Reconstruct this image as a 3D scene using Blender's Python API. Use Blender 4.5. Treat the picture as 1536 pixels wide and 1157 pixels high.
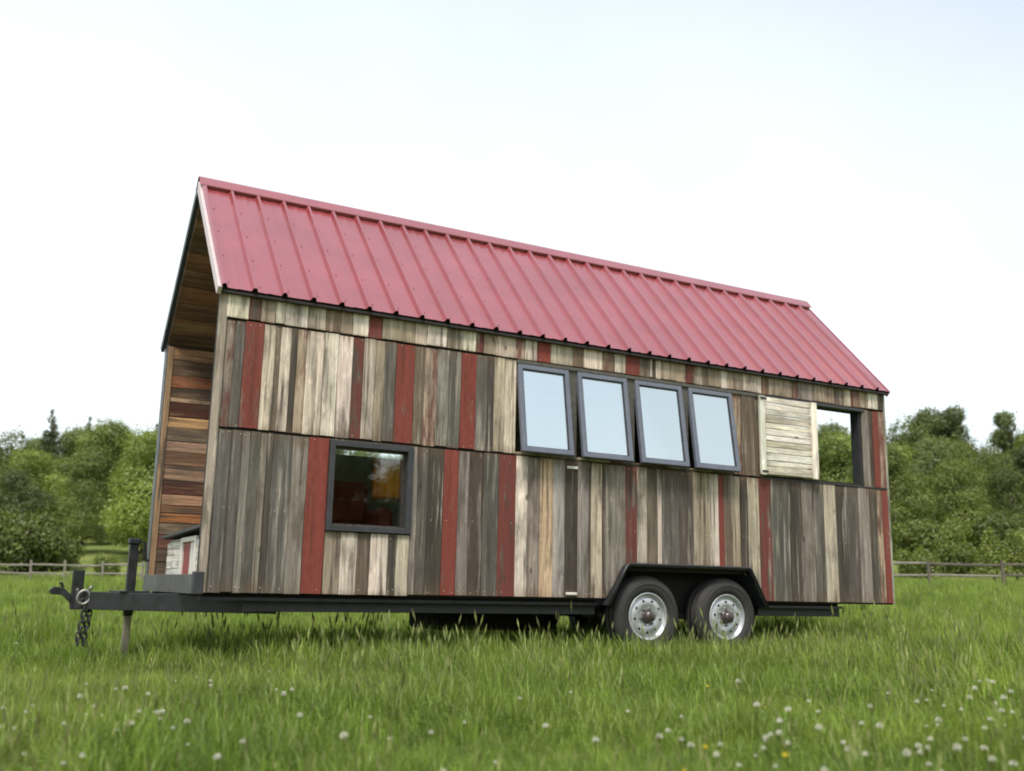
import bpy, bmesh, math, random
import numpy as np
from mathutils import Vector, Matrix, Euler

S = bpy.context.scene
for o in list(bpy.data.objects):
    bpy.data.objects.remove(o)
COL = S.collection

# ------------------------------------------------------------------ camera
YAW, PITCH, TILT = -0.5026, 0.1891, 0.0233
CAM = Vector((-1.6103, -7.6535, 0.0953))
cd = bpy.data.cameras.new('camera'); cam = bpy.data.objects.new('camera', cd); COL.objects.link(cam)
cam.location = CAM
cam.rotation_euler = (math.pi / 2 + PITCH, 0, YAW)
cd.sensor_width = 36; cd.lens = 36 * 1516.94 / 1536
cd.clip_start = 0.05; cd.clip_end = 3000
cd.dof.use_dof = True; cd.dof.focus_distance = 9.3; cd.dof.aperture_fstop = 1.8
S.camera = cam
S.render.resolution_x = 1024; S.render.resolution_y = 771

# ------------------------------------------------------------------ light
SUN_EL, SUN_AZ = math.radians(60), math.radians(218)      # azimuth clockwise from +Y
w = bpy.data.worlds.new('World'); S.world = w; w.use_nodes = True
nt = w.node_tree; nt.nodes.clear()
out = nt.nodes.new('ShaderNodeOutputWorld'); bg = nt.nodes.new('ShaderNodeBackground')
sky = nt.nodes.new('ShaderNodeTexSky'); sky.sky_type = 'NISHITA'; sky.sun_disc = False
sky.sun_elevation = SUN_EL; sky.sun_rotation = SUN_AZ; sky.air_density = 1.0; sky.dust_density = 2.0
tc = nt.nodes.new('ShaderNodeTexCoord'); nz = nt.nodes.new('ShaderNodeTexNoise')
nz.inputs['Scale'].default_value = 1.6; nz.inputs['Detail'].default_value = 4; nz.inputs['Roughness'].default_value = .5
rp = nt.nodes.new('ShaderNodeValToRGB')
rp.color_ramp.elements[0].position = .30; rp.color_ramp.elements[0].color = (.60, .60, .60, 1)
rp.color_ramp.elements[1].position = .72; rp.color_ramp.elements[1].color = (.95, .95, .95, 1)
mx = nt.nodes.new('ShaderNodeMix'); mx.data_type = 'RGBA'
mx.inputs['B'].default_value = (5.6, 5.95, 5.9, 1)          # pale high cloud
nt.links.new(tc.outputs['Generated'], nz.inputs['Vector']); nt.links.new(nz.outputs['Fac'], rp.inputs['Fac'])
sx = nt.nodes.new('ShaderNodeSeparateXYZ'); nt.links.new(tc.outputs['Generated'], sx.inputs[0])      # milky veil, thinner towards the zenith
mr = nt.nodes.new('ShaderNodeMapRange'); mr.inputs['From Min'].default_value = .30; mr.inputs['From Max'].default_value = .70; mr.inputs['To Min'].default_value = 1.0; mr.inputs['To Max'].default_value = .60
nt.links.new(sx.outputs['Z'], mr.inputs['Value'])
ml = nt.nodes.new('ShaderNodeMath'); ml.operation = 'MULTIPLY'; nt.links.new(mr.outputs[0], ml.inputs[0]); nt.links.new(rp.outputs['Color'], ml.inputs[1])
nt.links.new(ml.outputs[0], mx.inputs['Factor'])
nt.links.new(sky.outputs['Color'], mx.inputs['A'])
nt.links.new(mx.outputs['Result'], bg.inputs['Color']); nt.links.new(bg.outputs['Background'], out.inputs['Surface'])
bg.inputs['Strength'].default_value = 0.12
ld = bpy.data.lights.new('sun', 'SUN'); sun = bpy.data.objects.new('sun', ld); COL.objects.link(sun)
ld.energy = 2.2; ld.angle = math.radians(12); ld.color = (1.0, .95, .87)
sd = Vector((math.sin(SUN_AZ) * math.cos(SUN_EL), math.cos(SUN_AZ) * math.cos(SUN_EL), math.sin(SUN_EL)))
sun.rotation_euler = sd.to_track_quat('Z', 'Y').to_euler(); sun.location = (-10, -20, 30)
S.view_settings.view_transform = 'Standard'; S.view_settings.look = 'None'
S.view_settings.gamma = 1.0; S.view_settings.use_curve_mapping = False
S.view_settings.exposure = 0.85
S.cycles.filter_width = 1.9

# ------------------------------------------------------------------ helpers
def link(o, parent=None):
    COL.objects.link(o)
    if parent is not None: o.parent = parent
    return o
def tag(o, label=None, cat=None, group=None, kind=None):
    if label: o['label'] = label
    if cat: o['category'] = cat
    if group: o['group'] = group
    if kind: o['kind'] = kind
    return o
class MB:
    def __init__(s): s.v = []; s.f = []; s.m = []
    def add(s, vs, fs, mi=0):
        n = len(s.v); s.v += [tuple(a) for a in vs]; s.f += [tuple(i + n for i in q) for q in fs]; s.m += [mi] * len(fs); return s
    def box(s, x0, x1, y0, y1, z0, z1, mi=0, M=None):
        vs = [Vector((x, y, z)) for x in (x0, x1) for y in (y0, y1) for z in (z0, z1)]
        if M is not None: vs = [M @ a for a in vs]
        return s.add(vs, [(0, 1, 3, 2), (4, 6, 7, 5), (0, 4, 5, 1), (2, 3, 7, 6), (0, 2, 6, 4), (1, 5, 7, 3)], mi)
    def prism(s, poly, axis, a0, a1, mi=0):           # poly in the two other axes (order kept), extruded along axis
        n = len(poly); vs = []
        for a in (a0, a1):
            for p in poly:
                c = list(p); c.insert(axis, a); vs.append(c)
        fs = [tuple(range(n)), tuple(range(2 * n - 1, n - 1, -1))] + [(i, i + n, (i + 1) % n + n, (i + 1) % n) for i in range(n)]
        return s.add(vs, fs, mi)
    def tube(s, pts, rad, n=8, mi=0, cap=True):
        pts = [Vector(p) for p in pts]; rad = rad if hasattr(rad, '__len__') else [rad] * len(pts)
        vs = []; k = len(pts)
        for i, p in enumerate(pts):
            t = (pts[min(i + 1, k - 1)] - pts[max(i - 1, 0)]).normalized()
            a = t.orthogonal().normalized() if i == 0 else (a - t * a.dot(t)).normalized()
            b = t.cross(a)
            vs += [p + (a * math.cos(2 * math.pi * j / n) + b * math.sin(2 * math.pi * j / n)) * rad[i] for j in range(n)]
        fs = [(i * n + j, i * n + (j + 1) % n, (i + 1) * n + (j + 1) % n, (i + 1) * n + j) for i in range(k - 1) for j in range(n)]
        if cap: fs += [tuple(range(n - 1, -1, -1)), tuple(range((k - 1) * n, k * n))]
        return s.add(vs, fs, mi)
    def lathe(s, prof, c, n=48, mi=0):                # profile (radius, y) about the Y axis through c
        vs = []; fs = []; k = len(prof)
        for j in range(n):
            a = 2 * math.pi * j / n
            vs += [(c[0] + r * math.cos(a), c[1] + y, c[2] + r * math.sin(a)) for r, y in prof]
        for j in range(n):
            for i in range(k - 1):
                a, b = j * k + i, ((j + 1) % n) * k + i
                fs.append((a, b, b + 1, a + 1))
        return s.add(vs, fs, mi)
    def build(s, name, mats, parent=None, loc=None, smooth=False, bevel=0):
        me = bpy.data.meshes.new(name); 
        o3 = Vector(loc) if loc is not None else Vector((0, 0, 0))
        me.from_pydata([tuple(Vector(a) - o3) for a in s.v], [], s.f)
        if not isinstance(mats, (list, tuple)): mats = [mats]
        for m in mats: me.materials.append(m)
        me.polygons.foreach_set('material_index', s.m)
        bm = bmesh.new(); bm.from_mesh(me)
        bmesh.ops.recalc_face_normals(bm, faces=bm.faces)
        if bevel: bmesh.ops.bevel(bm, geom=list(bm.edges), offset=bevel, segments=1, affect='EDGES', clamp_overlap=True)
        bm.to_mesh(me); bm.free()
        if smooth: me.shade_auto_smooth(use_auto_smooth=True) if hasattr(me, 'shade_auto_smooth') else me.polygons.foreach_set('use_smooth', [True] * len(me.polygons))
        me.update()
        o = bpy.data.objects.new(name, me); o.location = o3
        return link(o, parent)
def empty(name, loc=(0, 0, 0), rot=(0, 0, 0)):
    o = bpy.data.objects.new(name, None); o.location = loc; o.rotation_euler = rot; o.empty_display_size = .3
    return link(o)
def copy_tree(o, parent=None):
    c = o.copy(); COL.objects.link(c); c.parent = parent
    for ch in list(o.children): copy_tree(ch, c)
    return c

# ------------------------------------------------------------------ materials
def newmat(name):
    m = bpy.data.materials.new(name); m.use_nodes = True
    t = m.node_tree; b = t.nodes['Principled BSDF']
    return m, t, b
def N(t, typ, **kw):
    n = t.nodes.new(typ)
    for k, v in kw.items():
        if k in n.inputs: n.inputs[k].default_value = v
        else: setattr(n, k, v)
    return n
def ramp(t, src, p0, p1, c0=0., c1=1.):
    r = N(t, 'ShaderNodeMapRange'); r.inputs['From Min'].default_value = p0; r.inputs['From Max'].default_value = p1
    r.inputs['To Min'].default_value = c0; r.inputs['To Max'].default_value = c1
    t.links.new(src, r.inputs['Value']); return r.outputs['Result']
def mixc(t, fac, a, b, mode='MIX'):
    m = N(t, 'ShaderNodeMix', data_type='RGBA', blend_type=mode)
    for k, v in (('Factor', fac), ('A', a), ('B', b)):
        if hasattr(v, 'is_linked') or hasattr(v, 'links'): t.links.new(v, m.inputs[k])
        else: m.inputs[k].default_value = v if k == 'Factor' else (tuple(v) + (1,))[:4]
    return m.outputs['Result']
def math_(t, op, a, b=None):
    m = N(t, 'ShaderNodeMath', operation=op)
    for i, v in enumerate((a, b)):
        if v is None: continue
        if hasattr(v, 'links'): t.links.new(v, m.inputs[i])
        else: m.inputs[i].default_value = v
    return m.outputs[0]
def noise(t, vec, scale, detail=4, rough=.55, mapscale=None, dist=0):
    if mapscale:
        mp = N(t, 'ShaderNodeMapping'); mp.inputs['Scale'].default_value = mapscale
        t.links.new(vec, mp.inputs['Vector']); vec = mp.outputs['Vector']
    n = N(t, 'ShaderNodeTexNoise'); n.inputs['Scale'].default_value = scale; n.inputs['Detail'].default_value = detail
    n.inputs['Roughness'].default_value = rough; n.inputs['Distortion'].default_value = dist
    t.links.new(vec, n.inputs['Vector']); return n.outputs['Fac']
def bump(t, b, h, strength=.3, dist=.01):
    n = N(t, 'ShaderNodeBump'); n.inputs['Strength'].default_value = strength; n.inputs['Distance'].default_value = dist
    t.links.new(h, n.inputs['Height']); t.links.new(n.outputs['Normal'], b.inputs['Normal'])

def wood_material(name, contrast=1.0, pale=(.46, .42, .34), paintcol=(.205, .045, .033)):
    """boards: object colour = tone of the board, object alpha = how much old paint is left on it; grain runs along local Z"""
    m, t, b = newmat(name)
    oi = N(t, 'ShaderNodeObjectInfo'); tc = N(t, 'ShaderNodeTexCoord')
    cmb = N(t, 'ShaderNodeCombineXYZ')
    for i, k in enumerate((37.0, 91.0, 53.0)):
        t.links.new(math_(t, 'MULTIPLY', oi.outputs['Random'], k), cmb.inputs[i])
    va = N(t, 'ShaderNodeVectorMath', operation='ADD')
    t.links.new(tc.outputs['Object'], va.inputs[0]); t.links.new(cmb.outputs[0], va.inputs[1])
    v = va.outputs[0]
    fine = noise(t, v, 90, 5, .6, (1, 1, .035), .2)
    streak = noise(t, v, 26, 4, .6, (1, 1, .045), .3)
    broad = noise(t, v, 11, 3, .5, (1, 1, .09), .5)
    blot = noise(t, v, 7, 4, .6, (1, 1, .35))
    base = mixc(t, 1.0, oi.outputs['Color'], ramp(t, fine, .25, .75, .62, 1.36), 'MULTIPLY')
    base = mixc(t, 1.0, base, ramp(t, broad, .3, .7, .72, 1.26), 'MULTIPLY')
    dark = ramp(t, streak, .53, .70, 0, .9 * contrast)
    base = mixc(t, dark, base, (.060, .052, .042))
    lite = ramp(t, streak, .44, .30, 0, .62 * contrast)
    base = mixc(t, lite, base, pale)
    flake = noise(t, v, 20, 6, .75, (1, 1, .30), .6)
    base = mixc(t, ramp(t, flake, .44, .32, 0, .62), base, mixc(t, 1., base, (1.75, 1.75, 1.75), 'MULTIPLY'))
    base = mixc(t, ramp(t, flake, .57, .70, 0, .6 * contrast), base, mixc(t, 1., base, (.42, .40, .38), 'MULTIPLY'))
    gz = N(t, 'ShaderNodeSeparateXYZ'); t.links.new(tc.outputs['Generated'], gz.inputs[0])
    ends = math_(t, 'ADD', math_(t, 'ABSOLUTE', math_(t, 'SUBTRACT', gz.outputs['Z'], .5)), math_(t, 'MULTIPLY', math_(t, 'SUBTRACT', streak, .5), .35))
    base = mixc(t, ramp(t, ends, .42, .54, 0, .6), base, (.125, .082, .046))        # damp-stained sawn ends
    stain = ramp(t, blot, .52, .70, 0, .75 * contrast)
    base = mixc(t, stain, base, (.085, .070, .052))
    # knots
    mp = N(t, 'ShaderNodeMapping'); mp.inputs['Scale'].default_value = (1, 1, .42); t.links.new(v, mp.inputs['Vector'])
    vo = N(t, 'ShaderNodeTexVoronoi'); vo.inputs['Scale'].default_value = 5.5; t.links.new(mp.outputs[0], vo.inputs['Vector'])
    base = mixc(t, ramp(t, vo.outputs['Distance'], .085, .035, 0, .8), base, (.035, .026, .02))
    base = mixc(t, 1.0, base, (1.0, .945, .965) if paintcol[1] < .2 else (1, .97, .96), 'MULTIPLY')
    # old paint
    pn = noise(t, v, 9, 5, .62, (1.6, 1, .30))
    pf = noise(t, v, 60, 4, .7, (1, 1, .25))
    pm = math_(t, 'ADD', math_(t, 'MULTIPLY', pn, .8), math_(t, 'MULTIPLY', pf, .2))
    al = math_(t, 'MULTIPLY', oi.outputs['Alpha'], 1.0)
    thr = math_(t, 'SUBTRACT', ramp(t, al, 0, 1, .18, .665), pm)
    mask = math_(t, 'MULTIPLY', ramp(t, thr, -.05, .05, 0, 1), ramp(t, al, .3, .95, .62, 1))
    pc = mixc(t, ramp(t, broad, .3, .7), paintcol, tuple(c * .72 for c in paintcol))
    pc = mixc(t, ramp(t, pf, .35, .7, 0, .35), pc, (.36, .10, .075))
    pc = mixc(t, ramp(t, streak, .56, .70, 0, .6), pc, (.085, .030, .022))
    if paintcol[1] < .2: pc = mixc(t, ramp(t, al, .60, .97), (.115, .036, .030), pc)
    base = mixc(t, mask, base, pc)
    t.links.new(base, b.inputs['Base Color'])
    b.inputs['Roughness'].default_value = .82; b.inputs['Specular IOR Level'].default_value = .25
    bump(t, b, math_(t, 'ADD', fine, math_(t, 'MULTIPLY', streak, .8)), .55, .006)
    return m
M = {}
M['wood'] = wood_material('weathered_barn_wood')
M['inner'] = wood_material('brown_barn_wood', 1.1, (.34, .24, .14))
M['white_wood'] = wood_material('white_washed_wood', .55, (.80, .76, .68), (.78, .74, .66))
def simple(name, col, rough=.6, metal=0, spec=.5, nscale=None, namt=.2, bumps=0):
    m, t, b = newmat(name)
    b.inputs['Roughness'].default_value = rough; b.inputs['Metallic'].default_value = metal; b.inputs['Specular IOR Level'].default_value = spec
    if nscale:
        tc = N(t, 'ShaderNodeTexCoord'); n = noise(t, tc.outputs['Object'], nscale, 5, .6)
        t.links.new(mixc(t, 1., col, ramp(t, n, .3, .7, 1 - namt, 1 + namt), 'MULTIPLY'), b.inputs['Base Color'])
        t.links.new(ramp(t, n, .3, .7, max(0, rough - .1), min(1, rough + .12)), b.inputs['Roughness'])
        if bumps: bump(t, b, n, bumps, .004)
    else: b.inputs['Base Color'].default_value = (*col, 1)
    return m
M['core'] = simple('dark_sheathing', (.022, .019, .017), .9, nscale=8)
M['steel'] = simple('black_painted_steel', (.013, .013, .015), .42, nscale=14, namt=.5, bumps=.1)
M['steel2'] = simple('dusty_black_steel', (.030, .030, .030), .6, nscale=10, namt=.45, bumps=.1)
M['fender'] = simple('fender_black', (.020, .021, .024), .33, nscale=9, namt=.4)
M['rubber'] = simple('tyre_rubber', (.026, .024, .021), .75, nscale=7, namt=.4, bumps=.25)
M['silver'] = simple('silver_wheel_paint', (.50, .51, .52), .36, .55, nscale=14, namt=.16)
M['hole'] = simple('wheel_hole_shadow_black', (.01, .01, .01), .9)
M['hub'] = simple('greasy_hub_cap', (.12, .10, .095), .3, .7, nscale=20)
M['sash'] = simple('slate_grey_window_frame', (.125, .135, .172), .45, nscale=12, namt=.12)
M['frame'] = simple('charcoal_window_frame', (.035, .035, .038), .5, nscale=12, namt=.25)
M['post'] = simple('olive_grey_post', (.085, .080, .066), .75, nscale=20, namt=.3)
M['trim'] = simple('pale_pink_metal_trim', (.56, .46, .46), .4, .1, nscale=10, namt=.1)
M['darktrim'] = simple('slate_metal_trim', (.045, .050, .055), .45, nscale=10, namt=.2)
M['galv'] = simple('galvanised_hook', (.27, .27, .25), .4, .6, nscale=30)
M['ram'] = simple('weathered_jack_leg', (.27, .24, .18), .7, nscale=12, namt=.25)
M['plate'] = simple('white_metal_plate', (.66, .62, .56), .5, nscale=20, namt=.15)
M['deck'] = simple('grey_deck_timber', (.085, .085, .08), .8, nscale=6, namt=.3)
# red roof
m, t, b = newmat('faded_red_roof_metal'); tc = N(t, 'ShaderNodeTexCoord')
n1 = noise(t, tc.outputs['Object'], 2.2, 5, .6); n2 = noise(t, tc.outputs['Object'], 22, 4, .6)
c = mixc(t, ramp(t, n1, .3, .7), (.295, .052, .060), (.225, .036, .042))
c = mixc(t, ramp(t, n2, .6, .8, 0, .25), c, (.36, .11, .12))
t.links.new(c, b.inputs['Base Color']); t.links.new(ramp(t, n1, .3, .7, .26, .40), b.inputs['Roughness'])
b.inputs['Specular IOR Level'].default_value = .8; b.inputs['Coat Weight'].default_value = .85; b.inputs['Coat Roughness'].default_value = .22; b.inputs['Coat IOR'].default_value = 1.7; M['roof'] = m
# glass
def glass(name, refl, tint):
    m = bpy.data.materials.new(name); m.use_nodes = True; t = m.node_tree; t.nodes.clear()
    o = N(t, 'ShaderNodeOutputMaterial'); g = N(t, 'ShaderNodeBsdfGlossy'); tr = N(t, 'ShaderNodeBsdfTransparent'); mx = N(t, 'ShaderNodeMixShader')
    g.inputs['Roughness'].default_value = .015; g.inputs['Color'].default_value = (*tint, 1); tr.inputs['Color'].default_value = (.86, .9, .88, 1)
    lw = N(t, 'ShaderNodeFresnel'); lw.inputs['IOR'].default_value = 1.5
    t.links.new(math_(t, 'MINIMUM', math_(t, 'ADD', lw.outputs[0], refl), 1.0), mx.inputs[0])
    t.links.new(tr.outputs[0], mx.inputs[1]); t.links.new(g.outputs[0], mx.inputs[2]); t.links.new(mx.outputs[0], o.inputs['Surface'])
    return m
M['glass_coated'] = glass('coated_sky_glass', .66, (.80, .88, .92))
M['glass'] = glass('window_glass', .05, (1, 1, 1))
# leaves
def leafmat(name, c0, c1, trans=.35, nsc=.55, rnd=.35):
    m = bpy.data.materials.new(name); m.use_nodes = True; t = m.node_tree; t.nodes.clear()
    o = N(t, 'ShaderNodeOutputMaterial'); d = N(t, 'ShaderNodeBsdfDiffuse'); tl = N(t, 'ShaderNodeBsdfTranslucent'); mx = N(t, 'ShaderNodeMixShader'); mx.inputs[0].default_value = trans
    gl = N(t, 'ShaderNodeBsdfGlossy'); gl.inputs['Roughness'].default_value = .5; m2 = N(t, 'ShaderNodeMixShader'); m2.inputs[0].default_value = .035
    g = N(t, 'ShaderNodeNewGeometry'); oi = N(t, 'ShaderNodeObjectInfo')
    n = noise(t, g.outputs['Position'], nsc, 4, .65)
    c = mixc(t, ramp(t, n, .3, .7), c0, c1)
    c = mixc(t, 1., c, ramp(t, oi.outputs['Random'], 0, 1, 1 - rnd, 1 + rnd), 'MULTIPLY')
    if 'grass' in name:                                   # drier, yellower patches of the meadow
        c = mixc(t, ramp(t, noise(t, g.outputs['Position'], .28, 3, .6), .48, .70, 0, .40), c, (.285, .300, .085))
        c = mixc(t, ramp(t, noise(t, g.outputs['Position'], 1.7, 3, .6), .55, .75, 0, .5), c, (.075, .120, .022))
    rnd2 = N(t, 'ShaderNodeAttribute', attribute_name='tint')
    c = mixc(t, 1., c, ramp(t, rnd2.outputs['Fac'], 0, 1, .65, 1.35), 'MULTIPLY')
    t.links.new(c, d.inputs['Color']); t.links.new(mixc(t, 1., c, (1.25, 1.25, .7), 'MULTIPLY'), tl.inputs['Color'])
    t.links.new(d.outputs[0], mx.inputs[1]); t.links.new(tl.outputs[0], mx.inputs[2])
    t.links.new(mx.outputs[0], m2.inputs[1]); t.links.new(gl.outputs[0], m2.inputs[2]); t.links.new(m2.outputs[0], o.inputs['Surface'])
    return m
M['leaf'] = leafmat('broadleaf_foliage', (0.121, 0.162, 0.034), (0.185, 0.222, 0.049))
M['leaf_bright'] = leafmat('fresh_green_foliage', (0.146, 0.192, 0.037), (0.203, 0.240, 0.050))
M['leaf_dark'] = leafmat('dark_foliage', (0.090, 0.119, 0.038), (0.130, 0.159, 0.047))
M['grass'] = leafmat('meadow_grass', (.128, .205, .026), (.250, .318, .055), .40, .6, .5)
M['straw'] = leafmat('seed_stalks', (.22, .26, .09), (.32, .33, .14), .3, .9, .3)
M['clover'] = leafmat('clover_leaf', (0.098, 0.196, 0.034), (0.149, 0.253, 0.046), .3, .9, .3)
M['bark'] = simple('bark', (.085, .070, .055), .9, nscale=5, namt=.4, bumps=.4)
M['fence'] = simple('weathered_fence_timber', (.20, .18, .145), .9, nscale=4, namt=.35, bumps=.3)
M['fence_dark'] = simple('dark_fence_timber', (.10, .085, .066), .9, nscale=4, namt=.35, bumps=.3)
M['petal'] = simple('white_clover_petal', (.62, .61, .50), .7)
M['yellow'] = simple('yellow_petal', (.75, .60, .03), .6)

# ------------------------------------------------------------------ ground
FWD = Vector((math.sin(-YAW), math.cos(-YAW), 0)); RGT = Vector((FWD.y, -FWD.x, 0))
F = 1516.94
GZ = -0.615
def polar(px, d):
    """ground spot seen in column px of a 1536-wide picture, d metres ahead along the view"""
    p = Vector((CAM.x, CAM.y, 0)) + FWD * d + RGT * ((px - 768) / F * d); return p.x, p.y
def hgt(x, y):
    dx, dy = x - CAM.x, y - CAM.y
    d = dx * FWD.x + dy * FWD.y; s = dx * RGT.x + dy * RGT.y
    h = GZ + .05 * math.sin(x * .31 + 1.3) * math.sin(y * .27) * min(1, max(0, (math.hypot(x - 3.5, y - 1) - 6) / 6))
    if d > 14: h += .010 * (d - 14)
    if d > 60: h += .088 * (d - 60) * min(1, (d - 60) / 8)
    if d < -30: h += .02 * (-30 - d)
    if d > 180: h -= .088 * (d - 180) * min(1, (d - 180) / 60)
    return h
def axis_pts():
    a = [0]; st = .8
    while a[-1] < 900: a.append(a[-1] + st); st = min(st * 1.085, 60)
    return [-x for x in a[:0:-1]] + a
ax = axis_pts(); mb = MB(); n = len(ax)
for yy in ax:
    for xx in ax:
        p = Vector((CAM.x + 2, CAM.y + 8, 0)) + FWD * yy + RGT * xx
        mb.v.append((p.x, p.y, hgt(p.x, p.y)))
mb.f = [(j * n + i, j * n + i + 1, (j + 1) * n + i + 1, (j + 1) * n + i) for j in range(n - 1) for i in range(n - 1)]
mb.m = [0] * len(mb.f)
m, t, b = newmat('meadow_ground'); g = N(t, 'ShaderNodeNewGeometry')
a1 = noise(t, g.outputs['Position'], .35, 5, .6); a2 = noise(t, g.outputs['Position'], 6, 5, .7)
c = mixc(t, ramp(t, a1, .3, .7), (.105, .160, .030), (.235, .245, .080))
c = mixc(t, ramp(t, a2, .45, .75, 0, .7), c, (.045, .060, .020))
t.links.new(c, b.inputs['Base Color']); b.inputs['Roughness'].default_value = .95; b.inputs['Specular IOR Level'].default_value = .1
bump(t, b, a2, .8, .08); M['ground'] = m
tag(mb.build('meadow_ground', M['ground'], smooth=True), kind='structure')

# ------------------------------------------------------------------ the house on its trailer
L, W, H, R = 7.229, 2.2815, 2.3, 3.5874
hs = empty('tiny_house', (0, 0, 0), (0, TILT, 0))
tag(hs, 'long barn-wood tiny house on wheels with steep red metal roof', 'tiny house')
rng = random.Random(7)
TONE = {  # colour of the board, paint left
 'W': ((.585, .525, .42), 0), 'L': ((.43, .38, .29), 0), 'T': ((.305, .252, .178), 0), 'K': ((.155, .127, .088), 0), 'g': ((.215, .200, .163), 0),
 'G': ((.112, .105, .088), 0), 'D': ((.066, .055, .043), 0), 'd': ((.100, .084, .072), 0), 'O': ((.50, .37, .235), 0), 'P': ((.21, .175, .150), .58),
 'R': ((.15, .10, .075), .91), 'r': ((.085, .062, .050), .74), 'b': ((.185, .125, .084), .54), 'm': ((.39, .31, .22), .62), 'p': ((.32, .30, .255), .30), 'e': ((.3, .3, .25), 0)}
def board_mesh(wd, ln, th, rg):
    """an uneven sawn board, long along local Z, front face towards -Y"""
    mbb = MB(); k = 4; vs = []
    lx, rx = rg.uniform(-.002, .002), rg.uniform(-.002, .002)
    for i in range(k):
        z = -ln / 2 + ln * i / (k - 1)
        a = -wd / 2 + rg.uniform(-.0022, .0022); c = wd / 2 + rg.uniform(-.0022, .0022); yb = rg.uniform(-.0012, .0012)
        vs += [(a, -th / 2 + yb + .002, z), (a + .004, -th / 2 + yb, z), (c - .004, -th / 2 + yb, z), (c, -th / 2 + yb + .002, z), (c, th / 2, z), (a, th / 2, z)]
    fs = [(i * 6 + j, i * 6 + (j + 1) % 6, (i + 1) * 6 + (j + 1) % 6, (i + 1) * 6 + j) for i in range(k - 1) for j in range(6)]
    fs += [(5, 4, 3, 2, 1, 0), tuple((k - 1) * 6 + j for j in range(6))]
    return mbb.add(vs, fs)
def jit(c, r, rg):
    k = 1 + rg.uniform(-r, r); return tuple(max(.01, q * k * (1 + rg.uniform(-.04, .04))) for q in c)
def put_board(parent, x0, x1, z0, z1, code, y=0.0, th=.022, mat='wood', tone=None, cut=False):
    wd, ln = x1 - x0 - rng.uniform(.002, .0045), z1 - z0
    yy = y + th / 2 + rng.uniform(-.008, .004)
    bq = board_mesh(wd, ln, th, rng)
    if cut:                                             # bottom end sawn to the fender's outline
        zc = (z0 + z1) / 2
        bq.v = [(x, yy_, max(z, arch_z(x + (x0 + x1) / 2) + .012 - zc)) if k < 6 else (x, yy_, z) for k, (x, yy_, z) in enumerate(bq.v)]
    o = bq.build('board', M[mat], parent)
    o.location = ((x0 + x1) / 2, yy, (z0 + z1) / 2)
    c, a = TONE[code] if tone is None else tone
    o.color = (*jit(c, .12, rng), min(1, max(0, a + (rng.uniform(-.06, .06) if 0 < a < 1 else 0))))
    return o
# wall core with its openings
OPEN = [(.955, 1.615, .515, 1.185), (2.615, 3.125, 1.25, 2.03), (3.235, 3.765, 1.25, 2.03), (3.875, 4.41, 1.25, 2.03), (4.51, 5.035, 1.25, 2.03), (5.45, 6.87, 1.25, 2.03)]
ARCH = [(3.56, -1), (3.56, .02), (3.75, .30), (5.16, .30), (5.34, .02), (5.34, -1)]
def grid_wall(name, ops, y0, y1, mat, parent, x0, x1, z0, z1):
    xs = sorted({x0, x1, *[v for o in ops for v in o[:2]]}); zs = sorted({z0, z1, *[v for o in ops for v in o[2:]]})
    so = lambda i, j: 0 <= i < len(xs) - 1 and 0 <= j < len(zs) - 1 and not any(o[0] <= (xs[i] + xs[i + 1]) / 2 <= o[1] and o[2] <= (zs[j] + zs[j + 1]) / 2 <= o[3] for o in ops)
    q = MB()
    for i in range(len(xs) - 1):
        for j in range(len(zs) - 1):
            if not so(i, j): continue
            a, b_, c_, d_ = xs[i], xs[i + 1], zs[j], zs[j + 1]
            q.add([(a, y0, c_), (b_, y0, c_), (b_, y0, d_), (a, y0, d_)], [(0, 1, 2, 3)]); q.add([(a, y1, c_), (b_, y1, c_), (b_, y1, d_), (a, y1, d_)], [(3, 2, 1, 0)])
            if not so(i - 1, j): q.add([(a, y0, c_), (a, y1, c_), (a, y1, d_), (a, y0, d_)], [(3, 2, 1, 0)])
            if not so(i + 1, j): q.add([(b_, y0, c_), (b_, y1, c_), (b_, y1, d_), (b_, y0, d_)], [(0, 1, 2, 3)])
            if not so(i, j - 1): q.add([(a, y0, c_), (a, y1, c_), (b_, y1, c_), (b_, y0, c_)], [(0, 1, 2, 3)])
            if not so(i, j + 1): q.add([(a, y0, d_), (a, y1, d_), (b_, y1, d_), (b_, y0, d_)], [(3, 2, 1, 0)])
    me_o = q.build(name, mat, parent); return me_o
wall = grid_wall('side_wall', OPEN + [(3.5, 5.4, .012, .26)], .026, .14, M['core'], hs, .005, L - .01, .012, H - .03)
top = [(-0.007, 'W'), (0.214, 'r'), (0.308, 'T'), (0.424, 'W'), (0.499, 'W'), (0.689, 'L'), (0.836, 'b'), (0.96, 'T'), (1.066, 'W'), (1.199, 'r'), (1.32, 'T'), (1.519, 'T'), (1.616, 'L'), (1.727, 'W'), (1.907, 'K'), (2.034, 'W'), (2.189, 'r'), (2.267, 'T'), (2.386, 'L'), (2.58, 'm'), (2.675, 'W'), (2.799, 'R'), (2.945, 'L'), (3.187, 'b'), (3.296, 'W'), (3.509, 'b'), (3.644, 'W'), (3.766, 'R'), (3.927, 'K'), (4.036, 'W'), (4.083, 'D'), (4.115, 'W'), (4.178, 'T'), (4.363, 'T'), (4.485, 'r'), (4.583, 'K'), (4.758, 'T'), (4.919, 'W'), (5.004, 'T'), (5.204, 'W'), (5.292, 'L'), (5.389, 'W'), (5.452, 'b'), (5.542, 'T'), (5.733, 'T'), (5.862, 'b'), (5.946, 'g'), (6.163, 'T'), (6.317, 'T'), (6.472, 'K'), (6.61, 'L'), (6.71, 'b'), (6.841, 'T'), (6.973, 'W'), (7.117, 'D'), (7.205, 'e')]
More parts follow.
